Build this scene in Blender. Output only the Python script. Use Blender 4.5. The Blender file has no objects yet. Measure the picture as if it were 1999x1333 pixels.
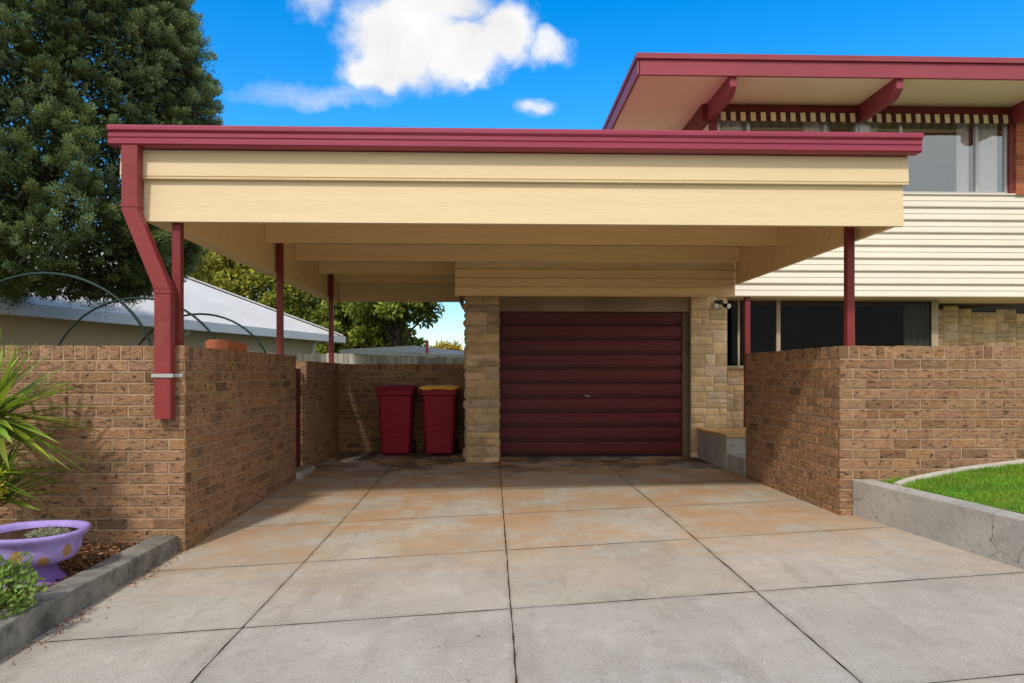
import bpy, math, random
import numpy as np
from mathutils import Vector, Matrix
from mathutils import noise as mnoise
random.seed(7); rng=np.random.default_rng(7)
scene=bpy.context.scene
COL=scene.collection

# ------------------------------------------------------------------ helpers
class MB:
    def __init__(s): s.v=[];s.f=[];s.m=[];s.t=[];s.uv={}
    def add(s,vs,fs,m=0,tint=None):
        b=len(s.v); s.v+= [tuple(p) for p in vs]
        for q in fs: s.f.append(tuple(b+i for i in q)); s.m.append(m)
        if tint is not None:
            if isinstance(tint,list): s.t+=[(b+i,t) for i,t in enumerate(tint)]
            else: s.t+= [(b+i,tint) for i in range(len(vs))]
        return b
    def box(s,x0,x1,y0,y1,z0,z1,m=0,tint=None):
        vs=[(x0,y0,z0),(x1,y0,z0),(x1,y1,z0),(x0,y1,z0),(x0,y0,z1),(x1,y0,z1),(x1,y1,z1),(x0,y1,z1)]
        s.add(vs,[(0,3,2,1),(4,5,6,7),(0,1,5,4),(1,2,6,5),(2,3,7,6),(3,0,4,7)],m,tint)
    def beam(s,p,q,w,h,m=0,tint=None):
        p=Vector(p);q=Vector(q);d=(q-p).normalized()
        side=d.cross(Vector((0,0,1)))
        if side.length<1e-3: side=Vector((1,0,0))
        side.normalize(); up=side.cross(d).normalized()
        vs=[]
        for c in (p,q):
            for a,b in ((-1,-1),(1,-1),(1,1),(-1,1)):
                vs.append(c+side*a*w/2+up*b*h/2)
        s.add(vs,[(0,1,2,3),(7,6,5,4),(0,4,5,1),(1,5,6,2),(2,6,7,3),(3,7,4,0)],m,tint)
    def extr_x(s,pts,x0,x1,closed=False,caps=False,m=0):
        n=len(pts); vs=[(x0,y,z) for y,z in pts]+[(x1,y,z) for y,z in pts]
        fs=[]
        for i in range(n if closed else n-1):
            j=(i+1)%n; fs.append((i,n+i,n+j,j))
        if caps: fs.append(tuple(range(n))); fs.append(tuple(reversed(range(n,2*n))))
        s.add(vs,fs,m)
    def tube(s,pts,r,n=8,m=0,cap=True):
        pts=[Vector(p) for p in pts]; b=len(s.v); k=len(pts)
        rr=r if isinstance(r,(list,tuple)) else [r]*k
        up=Vector((0,0,1)); vs=[]
        for i,p in enumerate(pts):
            d=(pts[min(i+1,k-1)]-pts[max(i-1,0)]).normalized()
            a=d.cross(up)
            if a.length<.05: a=d.cross(Vector((0,1,0)))
            a.normalize(); c=a.cross(d)
            for j in range(n):
                t=2*math.pi*j/n; vs.append(p+(a*math.cos(t)+c*math.sin(t))*rr[i])
        fs=[]
        for i in range(k-1):
            for j in range(n):
                j2=(j+1)%n; fs.append((i*n+j,i*n+j2,(i+1)*n+j2,(i+1)*n+j))
        if cap: fs.append(tuple(reversed(range(n)))); fs.append(tuple(range((k-1)*n,k*n)))
        s.add(vs,fs,m)
    def loft(s,rings,m=0,cap0=True,cap1=True):
        n=len(rings[0]); vs=[p for r in rings for p in r]; fs=[]
        for i in range(len(rings)-1):
            for j in range(n):
                j2=(j+1)%n; fs.append((i*n+j,i*n+j2,(i+1)*n+j2,(i+1)*n+j))
        if cap0: fs.append(tuple(reversed(range(n))))
        if cap1: fs.append(tuple(range((len(rings)-1)*n,len(rings)*n)))
        s.add(vs,fs,m)

WL={}
def place(o,parent):
    WL[o.name]=Vector(o.location)
    COL.objects.link(o)
    if parent is not None:
        o.parent=parent; o.matrix_parent_inverse=Matrix.Translation(-WL[parent.name])
def props(o,label=None,cat=None,kind=None,group=None):
    if label: o["label"]=label
    if cat: o["category"]=cat
    if kind: o["kind"]=kind
    if group: o["group"]=group
def fin(mb,name,mats,parent=None,bevel=0,smooth=False,label=None,cat=None,kind=None,group=None,origin=None,uv=None):
    V=np.array(mb.v,dtype=float)
    if origin is None:
        lo=V.min(0);hi=V.max(0); origin=np.array([(lo[0]+hi[0])/2,(lo[1]+hi[1])/2,lo[2]])
    else: origin=np.array(origin,dtype=float)
    me=bpy.data.meshes.new(name); me.from_pydata((V-origin).tolist(),[],mb.f)
    for m in (mats if isinstance(mats,(list,tuple)) else [mats]): me.materials.append(m)
    me.polygons.foreach_set('material_index',mb.m)
    if smooth: me.polygons.foreach_set('use_smooth',[True]*len(mb.f))
    if mb.t:
        a=me.color_attributes.new('tint','FLOAT_COLOR','POINT')
        arr=np.ones((len(V),4))
        for i,t in mb.t: arr[i,:3]=t
        a.data.foreach_set('color',arr.ravel())
    if uv:
        l=me.uv_layers.new(name='UVMap')
        for lp in me.loops: l.data[lp.index].uv=uv[lp.vertex_index]
    me.update()
    o=bpy.data.objects.new(name,me); o.location=origin.tolist()
    place(o,parent); props(o,label,cat,kind,group)
    if bevel:
        b=o.modifiers.new('bevel','BEVEL'); b.width=bevel; b.segments=2; b.limit_method='ANGLE'; b.angle_limit=math.radians(40)
    return o
def empty(name,loc,label,cat,group=None,parent=None):
    o=bpy.data.objects.new(name,None); o.location=loc; o.empty_display_size=.2
    place(o,parent); props(o,label,cat,None,group); return o

# ------------------------------------------------------------------ materials
def M(name,col,rough=.7,var=.2,scale=3,detail=6,bump=.2,bscale=40,stretch=(1,1,1),tint=False,spots=(),metal=0,spec=.3,trans=0,bdist=.01,crack=0):
    m=bpy.data.materials.new(name); m.use_nodes=True; nt=m.node_tree; N=nt.nodes; L=nt.links
    b=N['Principled BSDF']; b.inputs['Roughness'].default_value=rough; b.inputs['Metallic'].default_value=metal
    b.inputs['Specular IOR Level'].default_value=spec
    geo=N.new('ShaderNodeNewGeometry')
    def mapped(st):
        mp=N.new('ShaderNodeMapping'); mp.inputs['Scale'].default_value=st; L.new(geo.outputs['Position'],mp.inputs['Vector']); return mp.outputs['Vector']
    v=mapped(stretch)
    def nz(sc,vec,dt=detail,ro=.6):
        n=N.new('ShaderNodeTexNoise'); n.inputs['Scale'].default_value=sc; n.inputs['Detail'].default_value=dt; n.inputs['Roughness'].default_value=ro
        L.new(vec,n.inputs['Vector']); return n.outputs['Fac']
    def rng_(fac,lo,hi,a=0,c=1):
        r=N.new('ShaderNodeMapRange'); r.inputs['From Min'].default_value=lo; r.inputs['From Max'].default_value=hi
        r.inputs['To Min'].default_value=a; r.inputs['To Max'].default_value=c; L.new(fac,r.inputs['Value']); return r.outputs['Result']
    def mix(f,a,c,mode='MIX'):
        x=N.new('ShaderNodeMix'); x.data_type='RGBA'; x.blend_type=mode
        for s,val in ((x.inputs['Factor'],f),(x.inputs[6],a),(x.inputs[7],c)):
            if hasattr(val,'is_output'): L.new(val,s)
            elif isinstance(val,(int,float)): s.default_value=val
            else: s.default_value=(*val,1)
        return x.outputs[2]
    f=rng_(nz(scale,v),.3,.7)
    c=mix(f,[k*(1-var) for k in col],[min(1,k*(1+var)) for k in col])
    if tint:
        at=N.new('ShaderNodeAttribute'); at.attribute_name='tint'; c=mix(1.0,c,at.outputs['Color'],'MULTIPLY')
    for sp in spots:
        sc,lo,hi,st,k=sp[1:6]; vec=mapped(sp[6]) if len(sp)>6 else v
        c=mix(rng_(nz(sc,vec,4),lo,hi,0,st),c,sp[0])
    if crack:
        nn=N.new('ShaderNodeTexNoise'); nn.inputs['Scale'].default_value=6; nn.inputs['Detail'].default_value=6; L.new(geo.outputs['Position'],nn.inputs['Vector'])
        sc_=N.new('ShaderNodeVectorMath'); sc_.operation='SCALE'; L.new(nn.outputs['Color'],sc_.inputs[0]); sc_.inputs['Scale'].default_value=.25
        ad=N.new('ShaderNodeVectorMath'); ad.operation='ADD'; L.new(geo.outputs['Position'],ad.inputs[0]); L.new(sc_.outputs[0],ad.inputs[1])
        vo=N.new('ShaderNodeTexVoronoi'); vo.feature='DISTANCE_TO_EDGE'; vo.inputs['Scale'].default_value=crack; L.new(ad.outputs[0],vo.inputs['Vector'])
        k=rng_(vo.outputs['Distance'],.010,.003,0,.8)
        msk=rng_(nz(1.3,geo.outputs['Position'],2),.5,.56)
        mm=N.new('ShaderNodeMath'); mm.operation='MULTIPLY'; L.new(k,mm.inputs[0]); L.new(msk,mm.inputs[1])
        c=mix(mm.outputs[0],c,(.09,.08,.07))
    L.new(c,b.inputs['Base Color'])
    if bump:
        bp=N.new('ShaderNodeBump'); bp.inputs['Strength'].default_value=bump; bp.inputs['Distance'].default_value=bdist
        L.new(nz(bscale,v,8,.65),bp.inputs['Height']); L.new(bp.outputs['Normal'],b.inputs['Normal'])
    if trans:
        tr=N.new('ShaderNodeBsdfTranslucent'); L.new(c,tr.inputs['Color'])
        mx=N.new('ShaderNodeMixShader'); mx.inputs[0].default_value=trans
        L.new(b.outputs[0],mx.inputs[1]); L.new(tr.outputs[0],mx.inputs[2]); L.new(mx.outputs[0],N['Material Output'].inputs['Surface'])
    return m

BRICK=M('brick',(.350,.202,.113),.9,.26,14,8,.9,38,(1,1,2.2),True,spots=[((.05,.034,.026),22,.56,.66,.85,0,(1,1,1.8)),((.04,.03,.022),70,.60,.68,.75,0),((.48,.34,.21),9,.60,.75,.35,0)],bdist=.022,spec=.1)
MORTAR=M('mortar',(.38,.27,.175),.95,.25,9,6,.5,80,spec=.1)
REDBRICK=M('orange_brick',(.52,.17,.085),.9,.2,12,8,.5,40,(1,1,2),True,spec=.1)
STONE=M('sandstone',(.72,.56,.34),.92,.20,5,8,.8,22,(1,1,1),True,spots=[((.32,.22,.12),9,.62,.80,.4,0),((.42,.36,.28),16,.58,.70,.3,0)],bdist=.025,spec=.1)
STONED=M('darker_sandstone',(.60,.45,.275),.92,.28,6,8,.9,18,(1,1,1.4),True,spots=[((.18,.13,.08),12,.58,.74,.5,0),((.72,.57,.37),4,.55,.75,.5,0),((.30,.27,.24),3,.57,.72,.35,0)],bdist=.035,spec=.1)
STONEJ=M('stone_mortar',(.36,.27,.17),.95,.2,9,spec=.1)
CREAM=M('cream_paint',(.735,.585,.36),.55,.04,2.0,6,.3,22,(.5,6,9),False,spots=[((.55,.42,.25),3,.60,.85,.30,0,(.6,1,1.2)),((.34,.26,.16),34,.69,.72,.5,0,(.10,1,2.4))])
CREAMIN=M('cream_paint_fill_lit',(.84,.64,.35),.6,.06,2,6,.2,20,(.5,5,8),False,spots=[((.50,.35,.18),2.5,.52,.85,.35,0)],spec=.15)  # cream paint lightened for the carport undersides, in place of fill light
SOFFIT=M('soffit_paint',(.93,.80,.55),.7,.03,1.5,4,.05,20,spec=.15)
SIDING=M('white_siding_paint',(.78,.73,.61),.5,.03,1.5,5,.04,30)
MAROON=M('maroon_gutter_paint',(.28,.025,.06),.35,.12,2,6,.03,30,(.6,1,3),False,spots=[((.42,.12,.14),7,.62,.8,.3,0)],spec=.5)
MRED=M('dark_red_paint',(.20,.03,.03),.5,.15,3,6,.08,30,(1,1,1),False,spots=[((.32,.12,.09),12,.66,.75,.4,0)])
ROOFRED=M('roof_fascia_paint',(.30,.055,.075),.5,.08,2,5,.08,30)
DOORM=M('garage_door_paint',(.118,.016,.017),.5,.12,2,6,.04,25,(.5,1,2),False,spots=[((.07,.015,.016),3,.55,.8,.4,0)],spec=.35)
LINTEL=M('lintel_concrete',(.34,.255,.17),.9,.25,3,7,.3,40,(.5,1,1),spec=.1)
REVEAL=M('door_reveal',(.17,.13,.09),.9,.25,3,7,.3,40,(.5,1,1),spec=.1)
CONC=M('weathered_concrete',(.41,.385,.345),.92,.22,3,8,.6,45,(1,1,1),False,spots=[((.15,.14,.125),6,.52,.72,.55,0),((.55,.53,.49),18,.60,.7,.45,0),((.14,.13,.12),60,.62,.7,.5,0)],crack=2.6,spec=.1)
KERB=M('mossy_concrete',(.25,.235,.20),.95,.35,4,8,.9,35,(1,1,1),False,spots=[((.06,.06,.05),7,.48,.68,.75,0),((.4,.38,.34),22,.6,.7,.4,0)],spec=.1)
TILE=M('porch_tile',(.66,.44,.24),.9,.35,4,spec=.08,tint=True)
SOIL=M('mulch_soil',(.105,.062,.036),1,.5,12,8,1,30,bdist=.05,spec=.05)
CHIP=M('bark_chip',(.22,.105,.05),.9,.4,30,4,.2,60,tint=True,spec=.1)
GROUND=M('ground_cover',(.12,.12,.06),1,.4,.3,8,.4,8,spec=.1)
LAWN=M('lawn_turf',(.12,.22,.03),1,.35,6,8,.8,60,spec=.05)
GRASS=M('grass_blade',(.19,.37,.035),.6,.25,3,4,0,10,tint=True,trans=.35)
JOINT=M('driveway_joint',(.12,.09,.06),1,.5,14,spec=.05)
METAL=M('galvanised_metal',(.55,.55,.54),.4,.1,20,metal=.8)
DULLM=M('dull_metal',(.45,.43,.40),.45,.1,20,metal=.6)
ALU=M('aluminium_frame',(.50,.50,.50),.4,.06,10,metal=.5,bump=0)
FRAMEC=M('cream_window_frame',(.40,.34,.23),.5,.05,10,bump=0)
CURT=M('curtain_cloth',(.94,.93,.91),.9,.04,4,bump=.05,trans=.25)
CURTG=M('green_curtain_cloth',(.40,.46,.38),.9,.1,4,bump=.05,trans=.2)
AWC=M('awning_cream_cloth',(.80,.66,.38),.9,.06,5,bump=.05)
AWR=M('awning_maroon_cloth',(.085,.022,.022),.9,.1,5,bump=.05)
DARKIN=M('unlit_room_dark',(.05,.045,.04),.9,.2,2)  # near-black colour stands in for the shade of unlit rooms
PALING=M('grey_timber',(.50,.46,.40),.95,.25,6,8,.5,20,(3,3,.4),True,spec=.1)
NROOF=M('white_metal_roof',(.64,.63,.61),.6,.08,.5,4,0,10,tint=False,spots=[((.48,.47,.46),1.5,.5,.8,.5,0)],spec=.12)
NWALL=M('neighbour_wall_paint',(.70,.58,.41),.8,.06,1,spec=.1)
WHITE=M('white_gutter_paint',(.82,.81,.78),.5,.06,3)
BINM=M('bin_plastic',(.26,.011,.028),.5,.06,6,4,.03,80,spec=.22)
LIDR=M('maroon_lid_plastic',(.25,.018,.028),.7,.06,6,4,.03,80,spec=.06)
LIDY=M('yellow_lid_plastic',(.90,.46,.02),.5,.08,6,4,.03,80,spec=.15)
BLACK=M('black_rubber',(.02,.02,.02),.7,.2,20)
HOOPM=M('dark_green_tube',(.012,.03,.025),.5,.2,10)
TERRA=M('terracotta',(.42,.13,.065),.85,.2,9,8,.4,40)
CYP=M('cypress_foliage',(.175,.250,.105),.8,.2,1.5,4,0,10,tint=True,trans=.3,spec=.08)
LEAF=M('tree_foliage',(.17,.20,.05),.7,.25,.6,4,0,10,tint=True,trans=.35,spec=.15)
YELL=M('yellow_foliage',(.55,.40,.06),.7,.25,.6,4,0,10,tint=True,trans=.3)
CORD=M('cordyline_leaf',(.20,.33,.045),.4,.2,3,4,0,10,tint=True,trans=.3)
BARK=M('bark',(.07,.05,.035),.95,.4,6,8,.8,15,(1,1,.3),bdist=.05,spec=.1)
SHEDR=M('dark_sheet_roof',(.12,.13,.12),.6,.2,2)
LAMPW=M('lamp_glass_white',(.7,.7,.66),.2,.05,5,bump=0)

def driveway_mat():
    m=M('driveway_concrete',(.455,.415,.355),.9,.15,1.6,10,.55,95,(1,1,1),True,
        spots=[((.38,.28,.185),.9,.50,.72,.38,0,(1,.6,1)),((.25,.22,.19),1.3,.56,.78,.38,0,(.8,1.4,1)),
               ((.33,.295,.25),9,.48,.72,.42,0,(1,1,1)),((.58,.55,.49),6,.54,.72,.32,0,(1.6,.7,1)),
               ((.28,.245,.20),3,.56,.68,.3,0,(2.5,.35,1)),
               ((.68,.64,.57),95,.59,.67,.55,0),((.17,.155,.135),75,.59,.67,.5,0),((.10,.09,.08),26,.71,.75,.6,0),((.07,.06,.05),9,.745,.765,.5,0)],bdist=.008,spec=.12)
    nt=m.node_tree;N=nt.nodes;L=nt.links; b=N['Principled BSDF']
    src=b.inputs['Base Color'].links[0].from_socket
    geo=N.new('ShaderNodeNewGeometry'); sep=N.new('ShaderNodeSeparateXYZ'); L.new(geo.outputs['Position'],sep.inputs[0])
    def band(sock,a,b_):
        r=N.new('ShaderNodeMapRange'); r.interpolation_type='SMOOTHSTEP'; r.inputs[1].default_value=a; r.inputs[2].default_value=b_; L.new(sock,r.inputs[0]); return r.outputs[0]
    def mul(a,b_):
        x=N.new('ShaderNodeMath'); x.operation='MULTIPLY'
        for i,s in enumerate((a,b_)):
            if hasattr(s,'is_output'): L.new(s,x.inputs[i])
            else: x.inputs[i].default_value=s
        return x.outputs[0]
    def nz(sc,lo,hi):
        n=N.new('ShaderNodeTexNoise'); n.inputs['Scale'].default_value=sc; n.inputs['Detail'].default_value=9; n.inputs['Roughness'].default_value=.7; L.new(geo.outputs['Position'],n.inputs['Vector'])
        return band(n.outputs['Fac'],lo,hi)
    def mix(f,a,c):
        x=N.new('ShaderNodeMix'); x.data_type='RGBA'; L.new(f,x.inputs[0]); L.new(a,x.inputs[6]); x.inputs[7].default_value=(*c,1); return x.outputs[2]
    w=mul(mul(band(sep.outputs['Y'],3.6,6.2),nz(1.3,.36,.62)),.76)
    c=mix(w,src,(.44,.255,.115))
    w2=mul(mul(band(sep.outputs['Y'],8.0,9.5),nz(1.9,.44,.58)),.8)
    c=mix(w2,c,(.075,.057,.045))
    L.new(c,b.inputs['Base Color']); return m
DRIVE=driveway_mat()

def glass_mat(name,fac,dark):
    m=bpy.data.materials.new(name); m.use_nodes=True; nt=m.node_tree; N=nt.nodes; L=nt.links
    N.remove(N['Principled BSDF'])
    t=N.new('ShaderNodeBsdfTransparent'); t.inputs[0].default_value=(dark,dark,dark,1)
    g_=N.new('ShaderNodeBsdfGlossy'); g_.inputs['Roughness'].default_value=.01; g_.inputs[0].default_value=(.85,.93,1.0,1)
    n=N.new('ShaderNodeTexNoise'); n.inputs['Scale'].default_value=1.2
    geo=N.new('ShaderNodeNewGeometry'); L.new(geo.outputs['Position'],n.inputs['Vector'])
    bp=N.new('ShaderNodeBump'); bp.inputs['Strength'].default_value=.05; bp.inputs['Distance'].default_value=.05; L.new(n.outputs[0],bp.inputs['Height']); L.new(bp.outputs[0],g_.inputs['Normal'])
    mx=N.new('ShaderNodeMixShader'); mx.inputs[0].default_value=fac
    L.new(t.outputs[0],mx.inputs[1]); L.new(g_.outputs[0],mx.inputs[2]); L.new(mx.outputs[0],N['Material Output'].inputs['Surface'])
    return m
GLASS=glass_mat('window_glass',.24,.95); GLASSD=glass_mat('dark_window_glass',.008,.34)

# ------------------------------------------------------------------ terrain
def cl(a,lo,hi): return max(lo,min(hi,a))
def g(x,y):
    xc=cl(x,-4,4.5); yc=cl(y,0,10.5)
    return .0175*yc-.035+.0256*xc*cl((9.5-yc)/4,0,1)
mb=MB()
xs=[-600,-200,-80,-40,-20,-12,-8,-6,-5,-4,-3,-2,-1,0,1,2,3,4,4.5,6,8,12,20,40,80,200,600]
ys=[-300,-80,-20,-8,-3,0,1,2,3,4,5,5.5,6,7,8,9,9.5,10.5,12,15,20,30,50,90,200,700]
mb.add([(x,y,g(x,y)-.03) for y in ys for x in xs],[(j*len(xs)+i,j*len(xs)+i+1,(j+1)*len(xs)+i+1,(j+1)*len(xs)+i) for j in range(len(ys)-1) for i in range(len(xs)-1)])
fin(mb,'ground',GROUND,kind='structure',origin=(0,0,0))
mb=MB(); colx=[-2.40,-1.33,.107,1.55,4.2]; rows=[-4.61,-3.4,-2.19,-.98,.23,1.44,2.65,3.86,5.07,6.28,7.5,8.7,9.9,11.0]
SK=.10
def edges(L_,n):
    e=[0,.014/L_,.04/L_]; m=n-4
    return e+[.04/L_+(1-.08/L_)*k/m for k in range(1,m)]+[1-.04/L_,1-.014/L_,1]
for ci in range(4):
    for ri in range(len(rows)-1):
        x0,x1=colx[ci]+.0028,colx[ci+1]-.0028; n=16 if rows[ri]>1 else 8
        ti=random.uniform(.94,1.05); tr=(random.uniform(.98,1.0),random.uniform(.95,1.0))
        vs=[];fs=[];tn=[]; ex=edges(x1-x0,n); ey=edges(1.2,n); nn=len(ex)-1
        for j in range(nn+1):
            for i in range(nn+1):
                x=x0+(x1-x0)*ex[i]; ya=rows[ri]+SK*x+.0028; yb=rows[ri+1]+SK*x-.0028; y=ya+(yb-ya)*ey[j]
                if i==0: x+=random.uniform(-.002,.005)*(random.random()<.8)
                if i==nn: x-=random.uniform(-.002,.005)*(random.random()<.8)
                if j==0: y+=random.uniform(-.002,.005)
                if j==nn: y-=random.uniform(-.002,.005)
                vs.append((x,y,g(x,y)))
                q=min(i,nn-i,j,nn-j); k=ti
                d={0:.74,1:.88,2:.96}.get(q,1.0)*(1+random.uniform(-.07,.07)*(q<3))
                d=min(1.03,d+.18*max(0,mnoise.noise(Vector((x*2.2,y*2.2,5))))*(q<3))
                tn.append((k*d,k*tr[0]*d**1.08,k*tr[1]*d**1.2))
        for j in range(nn):
            for i in range(nn): fs.append((j*(nn+1)+i,j*(nn+1)+i+1,(j+1)*(nn+1)+i+1,(j+1)*(nn+1)+i))
        mb.add(vs,fs,0,tn)
nx=[-2.42+.3*i for i in range(23)]; ny=[-4.6+.5*i for i in range(32)]
mb.add([(x,y,g(x,y)-.012) for y in ny for x in nx],[(j*23+i,j*23+i+1,(j+1)*23+i+1,(j+1)*23+i) for j in range(31) for i in range(22)],1)
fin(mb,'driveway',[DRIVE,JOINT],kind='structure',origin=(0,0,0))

mb=MB(); nx=30;ny=40
vs=[]
for j in range(ny+1):
    for i in range(nx+1):
        x=-6.5+(6.5-2.55)*i/nx; y=-1+6.36*j/ny
        vs.append((x,y,.065+.03*mnoise.noise(Vector((x*2,y*2,0)))+.02*mnoise.noise(Vector((x*9,y*9,3)))))
mb.add(vs,[(j*(nx+1)+i,j*(nx+1)+i+1,(j+1)*(nx+1)+i+1,(j+1)*(nx+1)+i) for j in range(ny) for i in range(nx)])
fin(mb,'garden_bed',SOIL,kind='structure',smooth=True,origin=(-4,2,0))

def leafcloud(C,D,ln,wd,T,name,mat,parent=None,droop=0,**kw):
    n=len(C); D=D/np.linalg.norm(D,axis=1,keepdims=True)
    R=rng.normal(size=(n,3)); S=np.cross(D,R); S/=np.linalg.norm(S,axis=1,keepdims=True)+1e-9
    ln=np.broadcast_to(np.asarray(ln,float),(n,))[:,None]; wd=np.broadcast_to(np.asarray(wd,float),(n,))[:,None]
    V=np.stack([C,C+D*ln*.45+S*wd/2,C+D*ln,C+D*ln*.45-S*wd/2],1).reshape(-1,3)
    org=np.array([C[:,0].mean(),C[:,1].mean(),C[:,2].min()])
    me=bpy.data.meshes.new(name); me.vertices.add(4*n); me.vertices.foreach_set('co',(V-org).astype(np.float32).ravel())
    me.loops.add(4*n); me.loops.foreach_set('vertex_index',np.arange(4*n,dtype=np.int32))
    me.polygons.add(n); me.polygons.foreach_set('loop_start',np.arange(0,4*n,4,dtype=np.int32))
    me.update(calc_edges=True); me.validate()
    a=me.color_attributes.new('tint','FLOAT_COLOR','POINT'); arr=np.ones((4*n,4),np.float32); arr[:,:3]=np.repeat(T,4,0); a.data.foreach_set('color',arr.ravel())
    me.materials.append(mat)
    o=bpy.data.objects.new(name,me); o.location=org.tolist(); place(o,parent); props(o,**kw); return o
def unit(n):
    d=rng.normal(size=(n,3)); return d/np.linalg.norm(d,axis=1,keepdims=True)

n=5200; C=np.stack([rng.uniform(-3.9,-2.56,n),rng.uniform(3,5.3,n),rng.uniform(.07,.10,n)],1); D=unit(n); D[:,2]*=.3
leafcloud(C,D,rng.uniform(.015,.05,n),rng.uniform(.008,.02,n),np.tile(rng.uniform(.3,2.0,n)[:,None],(1,3)),'bark_mulch',CHIP,kind='stuff')
n=1100; yy=rng.uniform(3.2,5.45,n); xx=-2.37+np.abs(rng.normal(0,.06,n)); C=np.stack([xx,yy,[g(a,b)+.006 for a,b in zip(xx,yy)]],1); D=unit(n); D[:,2]*=.12
keep=rng.random(n)<np.array([cl(.35+.9*mnoise.noise(Vector((0,b*2.2,1))),.05,1) for b in yy]); C=C[keep];D=D[keep];n=len(C)
leafcloud(C,D,rng.uniform(.010,.026,n),rng.uniform(.005,.012,n),np.tile(rng.uniform(.6,1.8,n)[:,None],(1,3)),'fallen_leaves',CHIP,kind='stuff')

mb=MB()
prev=-1.0
for yb in (1.2,3.1,4.62,5.33):
    ya=prev+.004
    mb.box(-2.56+random.uniform(-.006,.006),-2.385+random.uniform(-.006,.006),ya,yb-.004,-.12,.125+random.uniform(-.006,.006)); prev=yb
fin(mb,'garden_edging',KERB,bevel=.012,label='weathered grey concrete edging beside the garden bed',cat='garden edging')

# ------------------------------------------------------------------ brick walls
def bricks(mb,P,U,Nn,length,height,cap=.11,z_off=0,proud=.006,bl=.24,co=.086,seed=0,m=1,tcol=None):
    r=random.Random(seed); P=Vector(P);U=Vector(U);Nn=Vector(Nn);Z=Vector((0,0,1))
    def one(u0,u1,v0,v1,dark=1):
        t=r.choice((.80,.88,.95,1,1.05,1.08,1.14,1.0))*r.uniform(.95,1.05)*dark
        k=r.random()
        if k<.05: t*=.70
        sh=r.uniform(-.04,.04)
        tint=(t*(1+sh),t*r.uniform(.97,1.04),t*(1-sh)*r.uniform(.93,1.06))
        c=.004; pr=proud+r.uniform(-.0015,.002)
        b=[P+U*u+Z*v for u,v in((u0,v0),(u1,v0),(u1,v1),(u0,v1))]
        j=lambda:r.uniform(-.0018,.0018)
        f=[P+U*(u+j())+Z*(v+j())+Nn*pr for u,v in((u0+c,v0+c),(u1-c,v0+c),(u1-c,v1-c),(u0+c,v1-c))]
        mb.add(b+f,[(4,5,6,7),(0,1,5,4),(1,2,6,5),(2,3,7,6),(3,0,4,7)],m,tint)
    body=height-cap; nrow=int(math.ceil(body/co))
    top=body-.005
    for i in range(nrow):
        v1=top-i*co; v0=v1-co+.010
        off=(bl/2 if i%2 else 0)+z_off
        u=-off
        while u<length:
            a=max(u,0);b_=min(u+bl-.010,length)
            if b_-a>.03: one(a,b_,v0,v1,.9 if v0<.16 else 1)
            u+=bl
    if cap:
        u=0
        while u<length-.02:
            hh=height+r.uniform(-.002,.004)
            one(u,min(u+.076,length),body+.005,hh); u+=.086
def wall_obj(name,x0,x1,y0,y1,z0,z1,sides,label,seed,mats=(MORTAR,BRICK),cap=.11,parent=None,cat='wall'):
    mb=MB(); mb.box(x0,x1,y0,y1,z0,z1,0,(1,1,1)); h=z1-z0
    if 'f' in sides: bricks(mb,(x0-.004,y0,z0),(1,0,0),(0,-1,0),x1-x0+.008,h,cap,seed=seed)
    if 'l' in sides: bricks(mb,(x0,y1+.004,z0),(0,-1,0),(-1,0,0),y1-y0+.008,h,cap,.12,seed=seed+3)
    return fin(mb,name,list(mats),parent=parent,label=label,cat=cat)
def lwall(name,parts,label,seed):
    mb=MB()
    for (x0,x1,y0,y1,z0,z1,sides) in parts:
        mb.box(x0,x1,y0,y1,z0,z1-.001,0,(1,1,1)); h=z1-z0; cap=.11; seed+=7
        if 'f' in sides: bricks(mb,(x0-.004,y0,z0),(1,0,0),(0,-1,0),x1-x0+.008,h,cap,seed=seed)
        if 'b' in sides: bricks(mb,(x1,y1,z0),(-1,0,0),(0,1,0),x1-x0,h,cap,seed=seed+1)
        if 'r' in sides: bricks(mb,(x1,y0-.004,z0),(0,1,0),(1,0,0),y1-y0+.008,h,cap,.12,seed=seed+2)
        if 'l' in sides: bricks(mb,(x0,y1+.004,z0),(0,-1,0),(-1,0,0),y1-y0+.008,h,cap,.12,seed=seed+3)
    return fin(mb,name,[MORTAR,BRICK],label=label,cat='wall')
lwall('brick_wall',[(-2.575,-2.345,5.35,8.34,-.12,1.565,'frb'),(-6.6,-2.576,5.352,5.58,-.12,1.565,'f')],'brown brick wall with upright cap bricks beside driveway',1)
lwall('brick_wall',[(-2.63,-2.40,9.02,11.13,-.05,1.52,'fr'),(-2.399,-.38,10.9,11.13,-.05,1.505,'f')],'shaded brown brick wall behind the wheelie bins',40)
lwall('brick_wall',[(2.99,3.22,5.85,8.05,-.1,1.59,'flb'),(3.221,6.6,5.852,6.08,-.1,1.59,'f')],'sunlit brown brick wall beside the raised lawn',80)

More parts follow.
